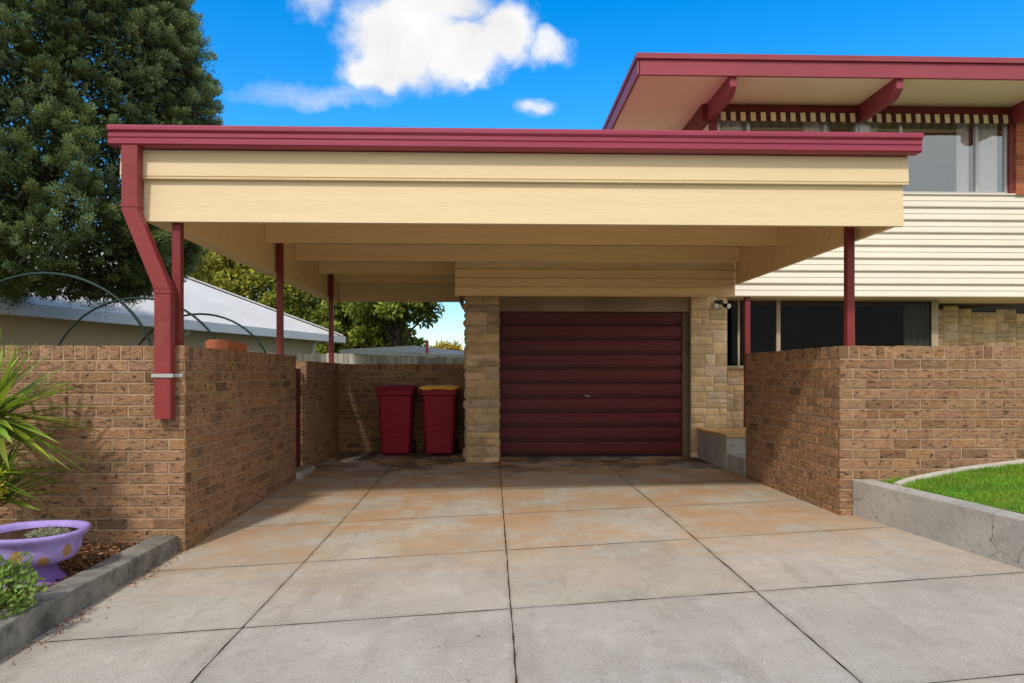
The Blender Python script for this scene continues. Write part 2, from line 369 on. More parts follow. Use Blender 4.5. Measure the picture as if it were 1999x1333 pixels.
mb=MB(); P=[(3.09,5.84),(3.33,4.23),(3.62,2.3),(3.95,0),(4.1,-2)]
w=.17; prev=None
for i,(x,y) in enumerate(P):
    zt=.45 if i==0 else .44-.004*i
    vs=[(x,y,-.15),(x,y,zt),(x+w,y,zt),(x+w,y,-.15)]
    b=mb.add(vs,[])
    if prev is not None:
        for k in range(4): mb.f.append((prev+k,b+k,b+(k+1)%4,prev+(k+1)%4)); mb.m.append(0)
    else: mb.f.append((b,b+1,b+2,b+3)); mb.m.append(0)
    prev=b
mb.f.append((prev+3,prev+2,prev+1,prev)); mb.m.append(0)
bm_ret=fin(mb,'retaining_wall',CONC,bevel=.01,label='low cracked grey concrete retaining wall around lawn',cat='retaining wall')
def lawnz(x,y): return .425+.12*max(0,x-3.25)*cl((y-2.0)/3.5,.3,1)
def ledge(y):
    for (xa,ya),(xb,yb) in zip(P,P[1:]):
        if yb<=y<=ya: return xa+(xb-xa)*(ya-y)/(ya-yb)+w-.01
    return P[0][0]+w if y>P[0][1] else P[-1][0]+w
mb=MB(); vs=[]; ny_=30;nx_=20
for j in range(ny_+1):
    y=-2+7.84*j/ny_; xl=ledge(y)
    for i in range(nx_+1):
        x=xl+(9-xl)*(i/nx_)**1.5; vs.append((x,y,lawnz(x,y)))
mb.add(vs,[(j*(nx_+1)+i,j*(nx_+1)+i+1,(j+1)*(nx_+1)+i+1,(j+1)*(nx_+1)+i) for j in range(ny_) for i in range(nx_)])
fin(mb,'lawn',LAWN,kind='structure',smooth=True,origin=(5,3,.4))
n=60000; yy=rng.uniform(3.4,5.78,n); xl=np.array([ledge(a) for a in yy]); xx=xl+.02+rng.random(n)*(5.4-xl)
C=np.stack([xx,yy,[lawnz(a,b)-.003 for a,b in zip(xx,yy)]],1); D=unit(n)*.6; D[:,2]=.9
pt=np.array([.5+.5*mnoise.noise(Vector((a*3,b*3,0))) for a,b in zip(xx,yy)])
dry=(rng.random(n)<.07)
T=np.stack([.7+.7*pt*rng.uniform(.6,1.4,n)+dry*1.0,.75+.5*rng.random(n)+dry*.2,.7+.4*rng.random(n)+dry*1.2],1)
leafcloud(C,D,rng.uniform(.02,.045,n),rng.uniform(.004,.007,n),T,'grass',GRASS,kind='stuff')
mb=MB(); prev=None
for i in range(22):
    x=3.30+i*.15
    yf=5.50+.26*min(1,(i/5))**.6
    z=lawnz(x,5.8)+.03
    vs=[(x,yf,z-.1),(x,yf,z),(x,min(5.838,yf+.075),z+.002),(x,min(5.838,yf+.075),z-.1)]
    b=mb.add(vs,[])
    if prev is not None:
        for k in range(4): mb.f.append((prev+k,b+k,b+(k+1)%4,prev+(k+1)%4)); mb.m.append(0)
    else: mb.f.append((b,b+1,b+2,b+3)); mb.m.append(0)
    prev=b
mb.f.append((prev+3,prev+2,prev+1,prev)); mb.m.append(0)
fin(mb,'mowing_strip',M('pale_concrete',(.52,.49,.43),.9,.2,5),label='narrow pale concrete mowing strip against brick wall',cat='garden edging')

# ------------------------------------------------------------------ carport
cp=empty('carport',(0,8,.1),'cream timber carport with maroon gutter and posts','carport')
mb=MB()
mb.extr_x([(5.366,3.058),(5.340,3.055),(5.330,2.858),(5.339,2.853),(5.330,2.846),(5.332,2.836),(5.366,2.836)],-2.82,3.27,True,True)
mb.extr_x([(5.395,2.90),(5.374,2.90),(5.352,2.515),(5.395,2.515)],-2.66,3.245,True,True)
fin(mb,'fascia',CREAM,cp,label='cream painted timber fascia boards with cracked paint')
mb=MB(); mb.box(-2.66,-2.475,5.398,11.3,2.52,2.995); mb.box(-2.81,-2.662,5.37,11.3,2.92,3.05); fin(mb,'beam',CREAMIN,cp,bevel=.004)
mb=MB(); mb.box(3.195,3.243,5.398,9.0,2.53,2.995); fin(mb,'beam',CREAMIN,cp,bevel=.004)
mb=MB(); mb.box(-2.473,-.50,11.24,11.29,2.52,2.995); fin(mb,'beam',CREAMIN,cp,bevel=.004)
for y in (6.4,7.6,8.8,9.95,10.85):
    mb=MB(); mb.box(-2.473,3.193 if y<9 else -.50,y,y+.05,2.785,2.993); fin(mb,'joist',CREAMIN,cp,bevel=.004)
mb=MB(); mb.box(-2.82,3.27,5.37,11.33,2.997,3.02,0); mb.box(-2.83,3.28,5.37,11.35,3.06,3.15,1); fin(mb,'roof',[CREAMIN,MAROON],cp)
mb=MB()
mb.extr_x([(5.33,3.06),(5.245,3.06),(5.232,3.07),(5.232,3.098),(5.240,3.104),(5.240,3.115),(5.232,3.12),(5.232,3.15),(5.224,3.157),(5.215,3.168),(5.215,3.192),(5.222,3.205),(5.24,3.205),(5.24,3.19),(5.33,3.19)],-2.856,3.315,True,True)
fin(mb,'gutter',MAROON,cp,label='long ribbed maroon gutter')
for (x,y,zb,zt) in ((-2.435,5.44,1.56,2.99),(-2.425,8.0,1.56,2.99),(-2.43,10.55,1.51,2.99),(3.12,5.95,1.585,2.99)):
    mb=MB(); mb.box(x-.033,x+.033,y-.033,y+.033,zb,zt); mb.box(x-.06,x+.06,y-.05,y+.05,zb+.0,zb+.012); fin(mb,'post',MRED,cp,bevel=.004)
mb=MB(); path=[(-2.705,5.285,3.07),(-2.705,5.285,2.575),(-2.475,5.292,2.00),(-2.468,5.295,1.97),(-2.468,5.295,1.014)]
w_,d_=.061,.043; rings=[]
for i,p in enumerate(path):
    ww=w_
    rings.append([(p[0]+a*ww,p[1]+b*d_,p[2]) for a,b in((-1,-.85),(-.92,-1),(.92,-1),(1,-.85),(1,.85),(.92,1),(-.92,1),(-1,.85))])
mb.loft(rings[::-1]); mb.box(-2.534,-2.402,5.246,5.345,1.955,1.975); mb.box(-2.770,-2.640,5.237,5.333,2.60,2.62)
dp=fin(mb,'downpipe',M('downpipe_paint',(.235,.036,.036),.42,.14,3,6,.05,30,(1,1,1),False,spots=[((.38,.13,.10),5,.6,.8,.35,0)]),cp,label='dark red rectangular downpipe with a diagonal offset')
mb=MB(); mb.box(-2.545,-2.391,5.243,5.247,1.325,1.352); mb.box(-2.391,-2.385,5.243,5.343,1.325,1.352); mb.box(-2.385,-2.35,5.337,5.343,1.325,1.352); fin(mb,'bracket',METAL,dp)

# ------------------------------------------------------------------ house
hs=empty('house',(5,12,.1),'two storey house with flat maroon edged roof','house')
def ashlar(mb,P,U,Nn,L_,H_,seed,big=1.0,m=1,flat=1.0,asp=1.0):
    r=random.Random(seed);P=Vector(P);U=Vector(U);Nn=Vector(Nn);Z=Vector((0,0,1)); rects=[]
    def split(u0,v0,u1,v1):
        w=u1-u0;h=v1-v0
        mw=r.uniform(.24,.5)*big*asp; mh=r.uniform(.12,.26)*big/asp
        if h>mh and (h>w*.8/asp or w<=mw):
            k=v0+h*r.uniform(.38,.62); split(u0,v0,u1,k); split(u0,k,u1,v1)
        elif w>mw: k=u0+w*r.uniform(.35,.65); split(u0,v0,k,v1); split(k,v0,u1,v1)
        else: rects.append((u0,v0,u1,v1))
    split(0,0,L_,H_)
    for (u0,v0,u1,v1) in rects:
        j=.0045; u0+=j;u1-=j;v0+=j;v1-=j
        t=r.uniform(.78,1.20); k=r.random()
        tint=(t*(1.02 if k<.7 else .97),t*(.98 if k<.7 else .97),t*(.90 if k<.7 else 1.1))
        nu=max(3,int((u1-u0)/.035));nv=max(3,int((v1-v0)/.035)); base=r.uniform(.010,.03)*flat; vs=[];fs=[];off=r.uniform(0,50)
        for b in range(nv+1):
            for a in range(nu+1):
                uu=u0+(u1-u0)*a/nu; vv=v0+(v1-v0)*b/nv
                e=a in(0,nu) or b in(0,nv)
                d=0.001 if e else base+(.016*mnoise.noise(Vector((uu*8+off,vv*10,off)))+.010*mnoise.noise(Vector((uu*25,vv*30,off))))*flat
                q=P+U*uu+Z*vv+Nn*d
                if e: q+=U*r.uniform(-.003,.003)+Z*r.uniform(-.003,.003)
                vs.append(q)
        for b in range(nv):
            for a in range(nu): fs.append((b*(nu+1)+a,b*(nu+1)+a+1,(b+1)*(nu+1)+a+1,(b+1)*(nu+1)+a))
        mb.add(vs,fs,m,tint)
mb=MB(); mb.box(-.36,.10,9.57,10.3,0,2.46,0,(1,1,1)); ashlar(mb,(-.36,9.57,0),(1,0,0),(0,-1,0),.46,2.46,3,1.15,flat=1.1,asp=1.12); ashlar(mb,(.10,9.57,0),(0,1,0),(1,0,0),.5,2.46,4,1.1,flat=.6); ashlar(mb,(-.36,10.9,0),(0,-1,0),(-1,0,0),1.33,2.46,5,1.1,flat=1.2)
fin(mb,'pillar',[STONEJ,STONED],hs,label='rock faced sandstone pillar beside the garage door')
mb=MB(); mb.box(2.895,3.43,9.98,10.5,0,2.48,0,(1,1,1)); ashlar(mb,(2.895,9.98,0),(1,0,0),(0,-1,0),.535,2.48,21,1.0,flat=.55)
ashlar(mb,(3.43,9.98,0),(0,1,0),(1,0,0),.42,2.48,14,1.0,flat=.5)
fin(mb,'pillar',[STONEJ,STONE],hs,label='pale sandstone block pillar beside the windows')
mb=MB(); mb.box(3.432,6.78,10.402,10.6,0,1.45,0,(1,1,1)); ashlar(mb,(3.432,10.40,0),(1,0,0),(0,-1,0),3.34,1.45,12,1.0,flat=.55)
fin(mb,'stone_wall',[STONEJ,STONE],hs,label='random sandstone block wall under the windows')
rs=random.Random(9)
mb=MB(); xk=6.95
while xk<9.6:
    wk=rs.uniform(.22,.42); zt=2.44-.14*max(0,xk-8.0)+rs.uniform(-.10,.03)
    mb.box(xk,xk+wk-.001,10.92,11.2,0,zt-.02,0,(1,1,1)); ashlar(mb,(xk,10.92,0),(1,0,0),(0,-1,0),wk,zt,int(xk*100),.85,flat=1.7); xk+=wk
fin(mb,'stone_wall',[STONEJ,STONE],hs,label='recessed rough stone wall with an irregular top')
mb=MB(); mb.box(6.781,6.84,10.40,11.2,0,2.484); fin(mb,'wall_end',FRAMEC,hs)
mb=MB(); mb.box(.10,2.893,10.03,10.25,2.262,2.5); fin(mb,'lintel',LINTEL,hs,bevel=.005)
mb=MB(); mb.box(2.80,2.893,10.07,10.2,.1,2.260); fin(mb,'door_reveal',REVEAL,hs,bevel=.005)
mb=MB(); pts=[]
H=(2.262-.15)/10
for i in range(10):
    z0=.15+i*H
    pts+=[(10.165,z0),(10.165,z0+.030),(10.108,z0+.034),(10.106,z0+.052),(10.126,z0+.054),(10.126,z0+.068),(10.104,z0+.070),(10.098,z0+H-.006),(10.104,z0+H-.002)]
pts.append((10.165,2.262))
mb.extr_x(pts,.115,2.80)
gd=fin(mb,'garage_door',DOORM,hs,label='dark maroon ribbed roller garage door')
mb=MB(); mb.box(.115,2.80,10.085,10.115,.135,.165); fin(mb,'door_seal',BLACK,gd)
mb=MB(); zc=1.03
mb.tube([(1.39,10.10,zc),(1.39,10.045,zc)],.015,10); mb.tube([(1.345,10.043,zc+.010),(1.39,10.04,zc),(1.44,10.043,zc-.006)],.009,8); fin(mb,'handle',DULLM,gd,smooth=True)
mb=MB(); pts=[]
zz=[2.365,2.47,2.585,2.70,2.81,2.92,2.995]
for a,b in zip(zz,zz[1:]): pts+=[(8.972,a),(8.972,a+.008),(8.988,a+.018),(8.996,b-.001)]
pts+=[(9.02,2.995),(9.02,2.365)]
mb.extr_x(pts,-.475,3.192,True,True); mb.box(-.475,-.45,9.021,11.29,2.40,2.995); mb.box(-.449,3.19,9.021,10.5,2.502,2.52)
fin(mb,'garage_fascia',CREAMIN,hs,label='cream lapped boards above the garage door')
mb=MB(); mb.box(-.35,-.25,10.301,15,0,2.99); mb.box(-.25,3.2,14.9,15,0,2.99); mb.box(-.25,3.2,10.27,14.9,2.7,2.8); fin(mb,'garage_wall',NWALL,hs)
mb=MB(); pts=[]; Z0,Z1=2.48,3.985; nb=8; h=(Z1-Z0)/nb
pts.append((9.99,Z0))
for i in range(nb):
    a=Z0+i*h; pts+=[(9.928,a),(9.924,a+.012),(9.944,a+h*.45),(9.936,a+h*.5),(9.962,a+h-.006)]
pts+=[(9.93,Z1-.004),(9.93,Z1+.015),(9.99,Z1+.015)]
mb.extr_x(pts,3.29,8.6,True,True); fin(mb,'wall',SIDING,hs,label='warm white horizontal lapped siding wall')
mb=MB(); mb.box(3.29,9.8,9.991,11.3,2.485,2.53); mb.box(3.17,3.268,10.03,16,2.9,5.27); mb.box(3.17,10,15.95,16.05,0,5.27); mb.box(8.6,8.7,9.99,15.94,2.54,5.27); mb.box(3.29,8.6,11.301,15.9,2.6,2.7)
fin(mb,'wall',SOFFIT,hs,label='cream outer walls')
mb=MB(); mb.box(3.17,3.27,9.935,10.028,3.98,5.265); fin(mb,'corner_post',MRED,hs,bevel=.003)
mb=MB(); mb.box(7.60,7.668,9.935,10.02,3.99,5.265); fin(mb,'corner_post',MRED,hs,bevel=.003)
mb=MB(); mb.box(3.05,3.168,9.95,15.9,5.02,5.265); fin(mb,'wall_plate',MRED,hs,bevel=.003)
mb=MB(); mb.box(1.93,10.5,8.97,16.3,5.272,5.40); rf=fin(mb,'roof',SOFFIT,hs,label='flat roof with cream soffit')
mb=MB(); mb.box(1.91,10.5,8.93,8.968,5.24,5.44); mb.box(1.89,1.928,8.93,16.3,5.24,5.44); mb.box(1.87,10.52,8.90,8.99,5.442,5.515); mb.box(1.87,1.95,8.991,16.3,5.442,5.515); mb.box(1.95,10.5,8.99,16.3,5.442,5.47)
fin(mb,'roof_fascia',ROOFRED,rf,bevel=.004,label='maroon roof fascia and gutter')
for x in (3.16,5.38,7.66):
    mb=MB(); vs=[]
    for xx in (x-.04,x+.05): vs+=[(xx,8.972,5.27),(xx,8.972,5.12),(xx,9.10,5.02),(xx,9.93,5.02),(xx,9.93,5.27)]
    mb.add(vs,[(0,1,2,3,4),(9,8,7,6,5),(0,5,6,1),(1,6,7,2),(2,7,8,3),(3,8,9,4),(4,9,5,0)])
    fin(mb,'roof_beam',ROOFRED,rf,bevel=.003)
mb=MB(); mb.box(3.27,7.67,9.94,10.05,5.10,5.268); fin(mb,'window_pelmet',MRED,hs,bevel=.003)
def awning(x0,x1):
    mb=MB(); n=round((x1-x0)/.072); w=(x1-x0)/n
    for i in range(n):
        a=x0+i*w; pts=[(a,5.135),(a,5.02)]
        for k in range(1,6):
            t=math.pi*k/6; pts.append((a+w/2-w/2*math.cos(t),5.02-.022*math.sin(t)))
        pts+=[(a+w,5.02),(a+w,5.135)]
        vs=[(px,9.885-.15*(5.135-pz)+.004*math.sin(px*9),pz) for px,pz in pts]
        mb.add(vs,[tuple(range(len(vs)))],i%2)
    mb.box(x0,x1,9.89,9.938,5.11,5.15,1)
    fin(mb,'awning',[AWC,AWR],hs,label='rolled awning with striped scalloped valance')
awning(3.3,5.34); awning(5.44,7.60)
def curtain(par,x0,x1,y,z0,z1,mat):
    mb=MB(); n=int((x1-x0)/.012)+2; vs=[]
    for i in range(n+1):
        x=x0+(x1-x0)*i/n; yy=y+.02*math.sin(x*70+2*math.sin(x*11))
        vs+=[(x,yy,z0),(x,yy,z1)]
    mb.add(vs,[(2*i,2*i+2,2*i+3,2*i+1) for i in range(n)]); fin(mb,'curtain',mat,par,smooth=True)
def window(x0,x1,z0,z1,y,mull,fm,gm,curts,cm=CURT,fw=.022):
    mb=MB(); mb.add([(x0,y,z0),(x1,y,z0),(x1,y,z1),(x0,y,z1)],[(0,1,2,3)]); wn=fin(mb,'window',gm,hs)
    mb=MB(); mb.box(x0,x1,y-.03,y+.03,z0,z0+fw*1.4); mb.box(x0,x1,y-.03,y+.03,z1-fw,z1)
    for k,xm in enumerate([x0+fw+.001]+list(mull)+[x1-fw-.001]): mb.box(xm-fw,xm+fw,y-.027+.001*k,y+.028,z0+.003,z1-.003)
    fin(mb,'frame',fm,wn)
    for a,b in curts: curtain(wn,a,b,y+.07,z0,z1,cm)
    return wn
window(3.272,5.37,4.0,5.10,10.0,(3.74,4.88),ALU,GLASS,((3.3,3.70),(4.6,5.0)))
window(5.49,7.60,4.0,5.10,10.0,(6.0,7.14),ALU,GLASS,((5.5,5.7),(6.90,7.10),(7.18,7.50)))
mb=MB(); mb.box(5.371,5.489,9.96,10.05,4.0,5.10); fin(mb,'window_post',ALU,hs,bevel=.003)
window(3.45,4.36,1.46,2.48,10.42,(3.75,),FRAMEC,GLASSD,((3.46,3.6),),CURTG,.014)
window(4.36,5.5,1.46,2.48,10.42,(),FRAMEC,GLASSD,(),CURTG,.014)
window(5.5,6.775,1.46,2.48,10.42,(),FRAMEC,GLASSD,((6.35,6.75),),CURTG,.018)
mb=MB(); mb.box(3.3,8.58,12.6,12.7,0,5.2); mb.box(8.5811,12.5,12.6,12.7,0,3.6); fin(mb,'dark_backing',DARKIN,hs)  # dark sheet added as interior shade; right part covers a sky gap
mb=MB(); mb.box(3.445,6.775,10.33,10.40,1.43,1.462); fin(mb,'sill',FRAMEC,hs,bevel=.004)
wall_obj('brick_pier',7.69,8.6,9.92,10.05,3.99,5.26,'fl',None,200,(MORTAR,REDBRICK),0,hs,None)
mb=MB(); mb.box(3.70,3.775,9.99,10.06,.1,2.483); fin(mb,'post',MRED,hs,bevel=.003)
mb=MB(); mb.box(3.24,3.34,9.90,9.95,2.36,2.42,0); 
for sx,dx in ((3.26,-.05),(3.33,.06)):
    mb.tube([(sx,9.91,2.37),(sx+dx*.4,9.87,2.34),(sx+dx,9.80,2.32)],[.012,.03,.042],12,0)
    mb.tube([(sx+dx,9.799,2.3195),(sx+dx*1.08,9.785,2.315)],[.039,.028],12,1)
fin(mb,'floodlight',[BLACK,LAMPW],hs,smooth=False,label='small twin security floodlight')
mb=MB(); mb.box(2.985,5.6,8.72,9.95,0,.545); mb.box(2.995,5.6,8.12,8.718,0,.34)
fin(mb,'porch_steps',CONC,hs,bevel=.012,label='grey concrete porch with a lower step')
# flagstones laid on the landing
mb=MB(); rf_=random.Random(3); yk=8.70
while yk<9.93:
    dy=rf_.uniform(.22,.34); xk=2.97
    while xk<5.5:
        dx=rf_.uniform(.25,.5); t=rf_.uniform(.75,1.25); mb.box(xk+.004,xk+dx-.004,yk+.004,min(yk+dy,9.95)-.004,.546,.578+rf_.uniform(-.003,.004),0,(t,t*rf_.uniform(.9,1),t*rf_.uniform(.75,1))); xk+=dx
    yk+=dy
fin(mb,'porch_floor',TILE,hs,label='tan flagstone landing')

# ------------------------------------------------------------------ gate
mb=MB()
for i in range(9): mb.box(-2.475,-2.455,8.39+i*.066,8.445+i*.066,.16,1.42)
mb.box(-2.49,-2.473,8.36,9.0,.35,.43); mb.box(-2.49,-2.473,8.36,9.0,1.15,1.23)
fin(mb,'gate',M('gate_paint',(.12,.015,.015),.5,.15,4),bevel=.003,label='narrow dark red slatted gate between brick walls',cat='gate')
mb=MB(); mb.box(-2.55,-2.28,8.345,9.015,0,.17); fin(mb,'doorstep',CONC,bevel=.01,label='small concrete step below the red gate',cat='step')
mb=MB(); mb.box(-2.56,-2.36,6.25,6.75,1.566,1.645); mb.box(-2.56,-2.40,6.3,6.55,1.646,1.66)
fin(mb,'terracotta_block',TERRA,bevel=.006,label='orange terracotta block lying on the brick wall',cat='block')

# ------------------------------------------------------------------ bins
def rr(w,d,r,cx,cy,z,n=4):
    out=[]
    for sx,sy,a0 in((1,-1,-90),(1,1,0),(-1,1,90),(-1,-1,180)):
        for k in range(n+1):
            a=math.radians(a0+90*k/n); out.append((cx+sx*(w/2-r)+r*math.cos(a),cy+sy*(d/2-r)+r*math.sin(a),z))
    return out
def bin_(cx,cy,lidm,label):
    z=g(cx,cy); e=empty('wheelie_bin',(cx,cy,z),label,'wheelie bin','wheelie bins against the wall')
    mb=MB(); mb.loft([rr(.40,.46,.05,cx,cy,z+.03),rr(.42,.48,.05,cx,cy,z+.06),rr(.44,.50,.05,cx,cy,z+.35),rr(.455,.515,.05,cx,cy,z+.36),rr(.49,.575,.05,cx,cy,z+.88),rr(.54,.63,.05,cx,cy,z+.90),rr(.545,.635,.05,cx,cy,z+.982)])
    fin(mb,'body',BINM,e,smooth=False,bevel=.004)
    mb=MB(); mb.loft([rr(.575,.67,.06,cx,cy-.01,z+.983),rr(.58,.675,.06,cx,cy-.01,z+1.000),rr(.555,.64,.06,cx,cy-.01,z+1.016),rr(.42,.5,.08,cx,cy-.01,z+1.034),rr(.2,.28,.08,cx,cy-.01,z+1.038)])
    for sx in (-.17,.17): mb.box(cx+sx-.06,cx+sx+.06,cy-.375,cy-.34,z+.973,z+.996)
    mb.tube([(cx-.24,cy+.36,z+.99),(cx+.24,cy+.36,z+.99)],.016)
    fin(mb,'lid',lidm,e,smooth=False,bevel=.004,label='yellow lid' if lidm is LIDY else None)
    for sx in (-1,1):
        mb=MB(); mb.tube([(cx+sx*.20,cy+.20,z+.10),(cx+sx*.255,cy+.20,z+.10)],.10,20); fin(mb,'wheel',BLACK,e,bevel=.01)
bin_(-1.42,10.42,LIDR,'maroon wheelie bin with a matching maroon lid')
bin_(-.775,10.42,LIDY,'maroon wheelie bin with a yellow lid')

# ------------------------------------------------------------------ tyre planter
def planter_mat():
    m=M('lavender_paint',(.36,.27,.60),.55,.16,8,6,.4,50,spots=[((.22,.14,.38),6,.52,.72,.6,0)],spec=.12)
    nt=m.node_tree;N=nt.nodes;L=nt.links;b=N['Principled BSDF']; src=b.inputs['Base Color'].links[0].from_socket
    uv=N.new('ShaderNodeUVMap'); sx=N.new('ShaderNodeSeparateXYZ'); L.new(uv.outputs[0],sx.inputs[0])
    def mt(op,a,b_=None):
        x=N.new('ShaderNodeMath'); x.operation=op
        for i,s in enumerate((a,b_)):
            if s is None: continue
            if hasattr(s,'is_output'): L.new(s,x.inputs[i])
            else: x.inputs[i].default_value=s
        return x.outputs[0]
    fu=mt('SUBTRACT',mt('FRACT',mt('MULTIPLY',sx.outputs[0],12)),.5)
    fu=mt('MULTIPLY',fu,.150); fv=mt('SUBTRACT',sx.outputs[1],.195)
    alt=mt('MULTIPLY',mt('SINE',mt('MULTIPLY',sx.outputs[0],math.pi*12)),.026); 
    d=mt('SQRT',mt('ADD',mt('MULTIPLY',fu,fu),mt('MULTIPLY',mt('ADD',fv,alt),mt('ADD',fv,alt))))
    n=N.new('ShaderNodeTexNoise'); n.inputs['Scale'].default_value=25; dd=mt('ADD',d,mt('MULTIPLY',mt('SUBTRACT',n.outputs[0],.5),.02))
    k=mt('LESS_THAN',dd,.036)
    mx=N.new('ShaderNodeMix'); mx.data_type='RGBA'; L.new(k,mx.inputs[0]); L.new(src,mx.inputs[6]); mx.inputs[7].default_value=(.36,.20,.09,1); L.new(mx.outputs[2],b.inputs['Base Color']); return m
PLM=planter_mat(); PURP=M('purple_paint',(.25,.15,.47),.5,.15,8,6,.3,50,spec=.12)
px,py,pz=-2.835,4.36,.06
pe=empty('tyre_planter',(px,py,pz),'lavender painted tyre planter with brown dots on soil','planter')
prof=[(.125,.128),(.18,.134),(.220,.148),(.246,.170),(.256,.200),(.258,.232),(.262,.262),(.280,.285),(.297,.305),(.302,.320),(.296,.330),(.278,.330),(.262,.322),(.252,.305),(.250,.27),(.25,.22)]
mb=MB(); n=96; vs=[];uvs=[]
for r_,z_ in prof:
    for k in range(n+1):
        a=2*math.pi*k/n; rr_=r_*(1+.010*math.sin(3*a+1)+(.010*abs(math.sin(12*a)) if z_>.28 else 0)); vs.append((px+rr_*math.cos(a),py+rr_*math.sin(a),pz+z_+.003*math.sin(3*a))); uvs.append((k/n,z_))
fs=[(i*(n+1)+k,i*(n+1)+k+1,(i+1)*(n+1)+k+1,(i+1)*(n+1)+k) for i in range(len(prof)-1) for k in range(n)]
mb.add(vs,fs); fin(mb,'bowl',PLM,pe,smooth=True,uv=uvs)
def lathe(mb,prof,cx,cy,cz,n=48,m=0):
    rings=[[(cx+r_*math.cos(2*math.pi*k/n),cy+r_*math.sin(2*math.pi*k/n),cz+z_) for k in range(n)] for r_,z_ in prof]; mb.loft(rings,m)
mb=MB(); lathe(mb,[(.178,-.02),(.183,.0),(.181,.018),(.158,.038),(.136,.065),(.124,.100),(.127,.132)],px,py,pz); fin(mb,'base',PURP,pe,smooth=True)
mb=MB(); lathe(mb,[(.250,.20),(.249,.292),(.15,.300),(.02,.302)],px,py,pz); fin(mb,'soil',SOIL,pe,smooth=True)
n=520; a=rng.uniform(0,6.28,n); r_=.11*np.sqrt(rng.random(n)); C=np.stack([px+.09+r_*np.cos(a)*.9,py+r_*np.sin(a),np.full(n,pz+.300)],1); D=unit(n); D[:,2]=np.abs(D[:,2])+.3
leafcloud(C,D,rng.uniform(.02,.04,n),.012,np.stack([rng.uniform(1.2,2.0,n)]*3,1)*np.array([1.2,1.0,2.6]),'succulent',LEAF,label='small grey green succulents growing in the tyre planter',cat='plant')

# ------------------------------------------------------------------ cordyline and shrubs
def blades(mb,c,nb,ln,seed,up=.35):
    r=random.Random(seed)
    for i in range(nb):
        a=r.uniform(0,2*math.pi); e=r.uniform(-.5,1.35); L_=ln*r.uniform(.7,1.15); w=.0165*r.uniform(.8,1.25)
        d=Vector((math.cos(a)*math.cos(e),math.sin(a)*math.cos(e),math.sin(e)))
        s=d.cross(Vector((0,0,1)));  s=s.normalized() if s.length>.01 else Vector((1,0,0))
        nn=s.cross(d); p=Vector(c)+Vector((0,0,r.uniform(-.09,.05))); vs=[]; K=6
        t=r.uniform(.6,1.6); tint=(t*r.uniform(.85,1.5),t,t*r.uniform(.7,1.1))
        if r.random()<.05: tint=(2.2,1.2,1.5)
        droop=r.uniform(.02,.18)
        for k in range(K+1):
            f=k/K; q=p+d*L_*f+Vector((0,0,-droop*L_*f*f)); ww=w*(.7+1.0*math.sin(math.pi*min(1,f*.85+.12)))*(1-f**3)
            vs+=[q+s*ww+nn*.006,q,q-s*ww+nn*.006]
        fs=[]
        for k in range(K):
            b=3*k; fs+=[(b,b+1,b+4,b+3),(b+1,b+2,b+5,b+4)]
        mb.add(vs,fs,0,tint)
ce=empty('cordyline_plant',(-3.46,4.8,.06),'spiky green cordyline in front of the brick wall','plant')
mb=MB(); blades(mb,(-3.41,4.78,1.08),125,.60,1); blades(mb,(-3.45,4.65,.74),75,.54,2); blades(mb,(-3.40,4.85,.50),50,.48,3); fin(mb,'leaves',CORD,ce,smooth=True)
mb=MB(); mb.tube([(-3.46,4.8,.04),(-3.44,4.79,.6),(-3.41,4.78,1.08)],[.05,.04,.035],10); mb.tube([(-3.45,4.8,.3),(-3.48,4.7,.5),(-3.45,4.65,.74)],[.035,.03,.03],8); fin(mb,'stem',BARK,ce,smooth=True)
def shrub(cx,cy,cz,rx,rz,n,ls,label,mat,col,seed):
    e=empty('shrub',(cx,cy,cz),label,'shrub')
    u=unit(n); rad=rng.uniform(.35,1,n)**.5; bump=np.array([1+.6*mnoise.noise(Vector((a*2.4+seed,b*2.4,c*2.4))) for a,b,c in u])
    C=np.stack([cx+u[:,0]*rx*rad*bump,cy+u[:,1]*rx*rad*bump,cz+rz*.7+u[:,2]*rz*rad*bump],1); D=u+unit(n)*.9; D[:,2]+=.4
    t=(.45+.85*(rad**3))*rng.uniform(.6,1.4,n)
    leafcloud(C,D,ls*rng.uniform(.6,1.4,n),ls*.6,np.stack([t*col[0],t*col[1],t*col[2]],1),'foliage',mat,e)
    mb=MB()
    for k in range(6):
        a=k*1.05; mb.tube([(cx,cy,cz-.05),(cx+.3*rx*math.cos(a),cy+.3*rx*math.sin(a),cz+rz*.5),(cx+.6*rx*math.cos(a),cy+.6*rx*math.sin(a),cz+rz*1.0)],[.008,.006,.003],5)
    fin(mb,'stem',BARK,e)
shrub(-2.60,3.62,.06,.21,.20,2200,.034,'small bushy green herb beside the concrete edging',CORD,(1.0,.95,1.3),3)
shrub(-3.28,4.56,.50,.11,.17,700,.022,'small yellow green shrub beside the cordyline',CORD,(2.4,1.3,.6),5)

# ------------------------------------------------------------------ hoops
for i,y in enumerate((6.5,8.2,9.9)):
    mb=MB(); R=1.02; zc=1.30-.04*i
    pts=[(-4.12-R,y,0)]+[(-4.12-R*math.cos(math.pi*k/28),y,zc+R*.96*math.sin(math.pi*k/28)) for k in range(29)]+[(-4.12+R,y,0)]
    mb.tube(pts,.014,8); fin(mb,'garden_hoop',HOOPM,smooth=True,label='dark green metal garden hoop behind the brick wall',cat='garden arch',group='garden hoops in a row')

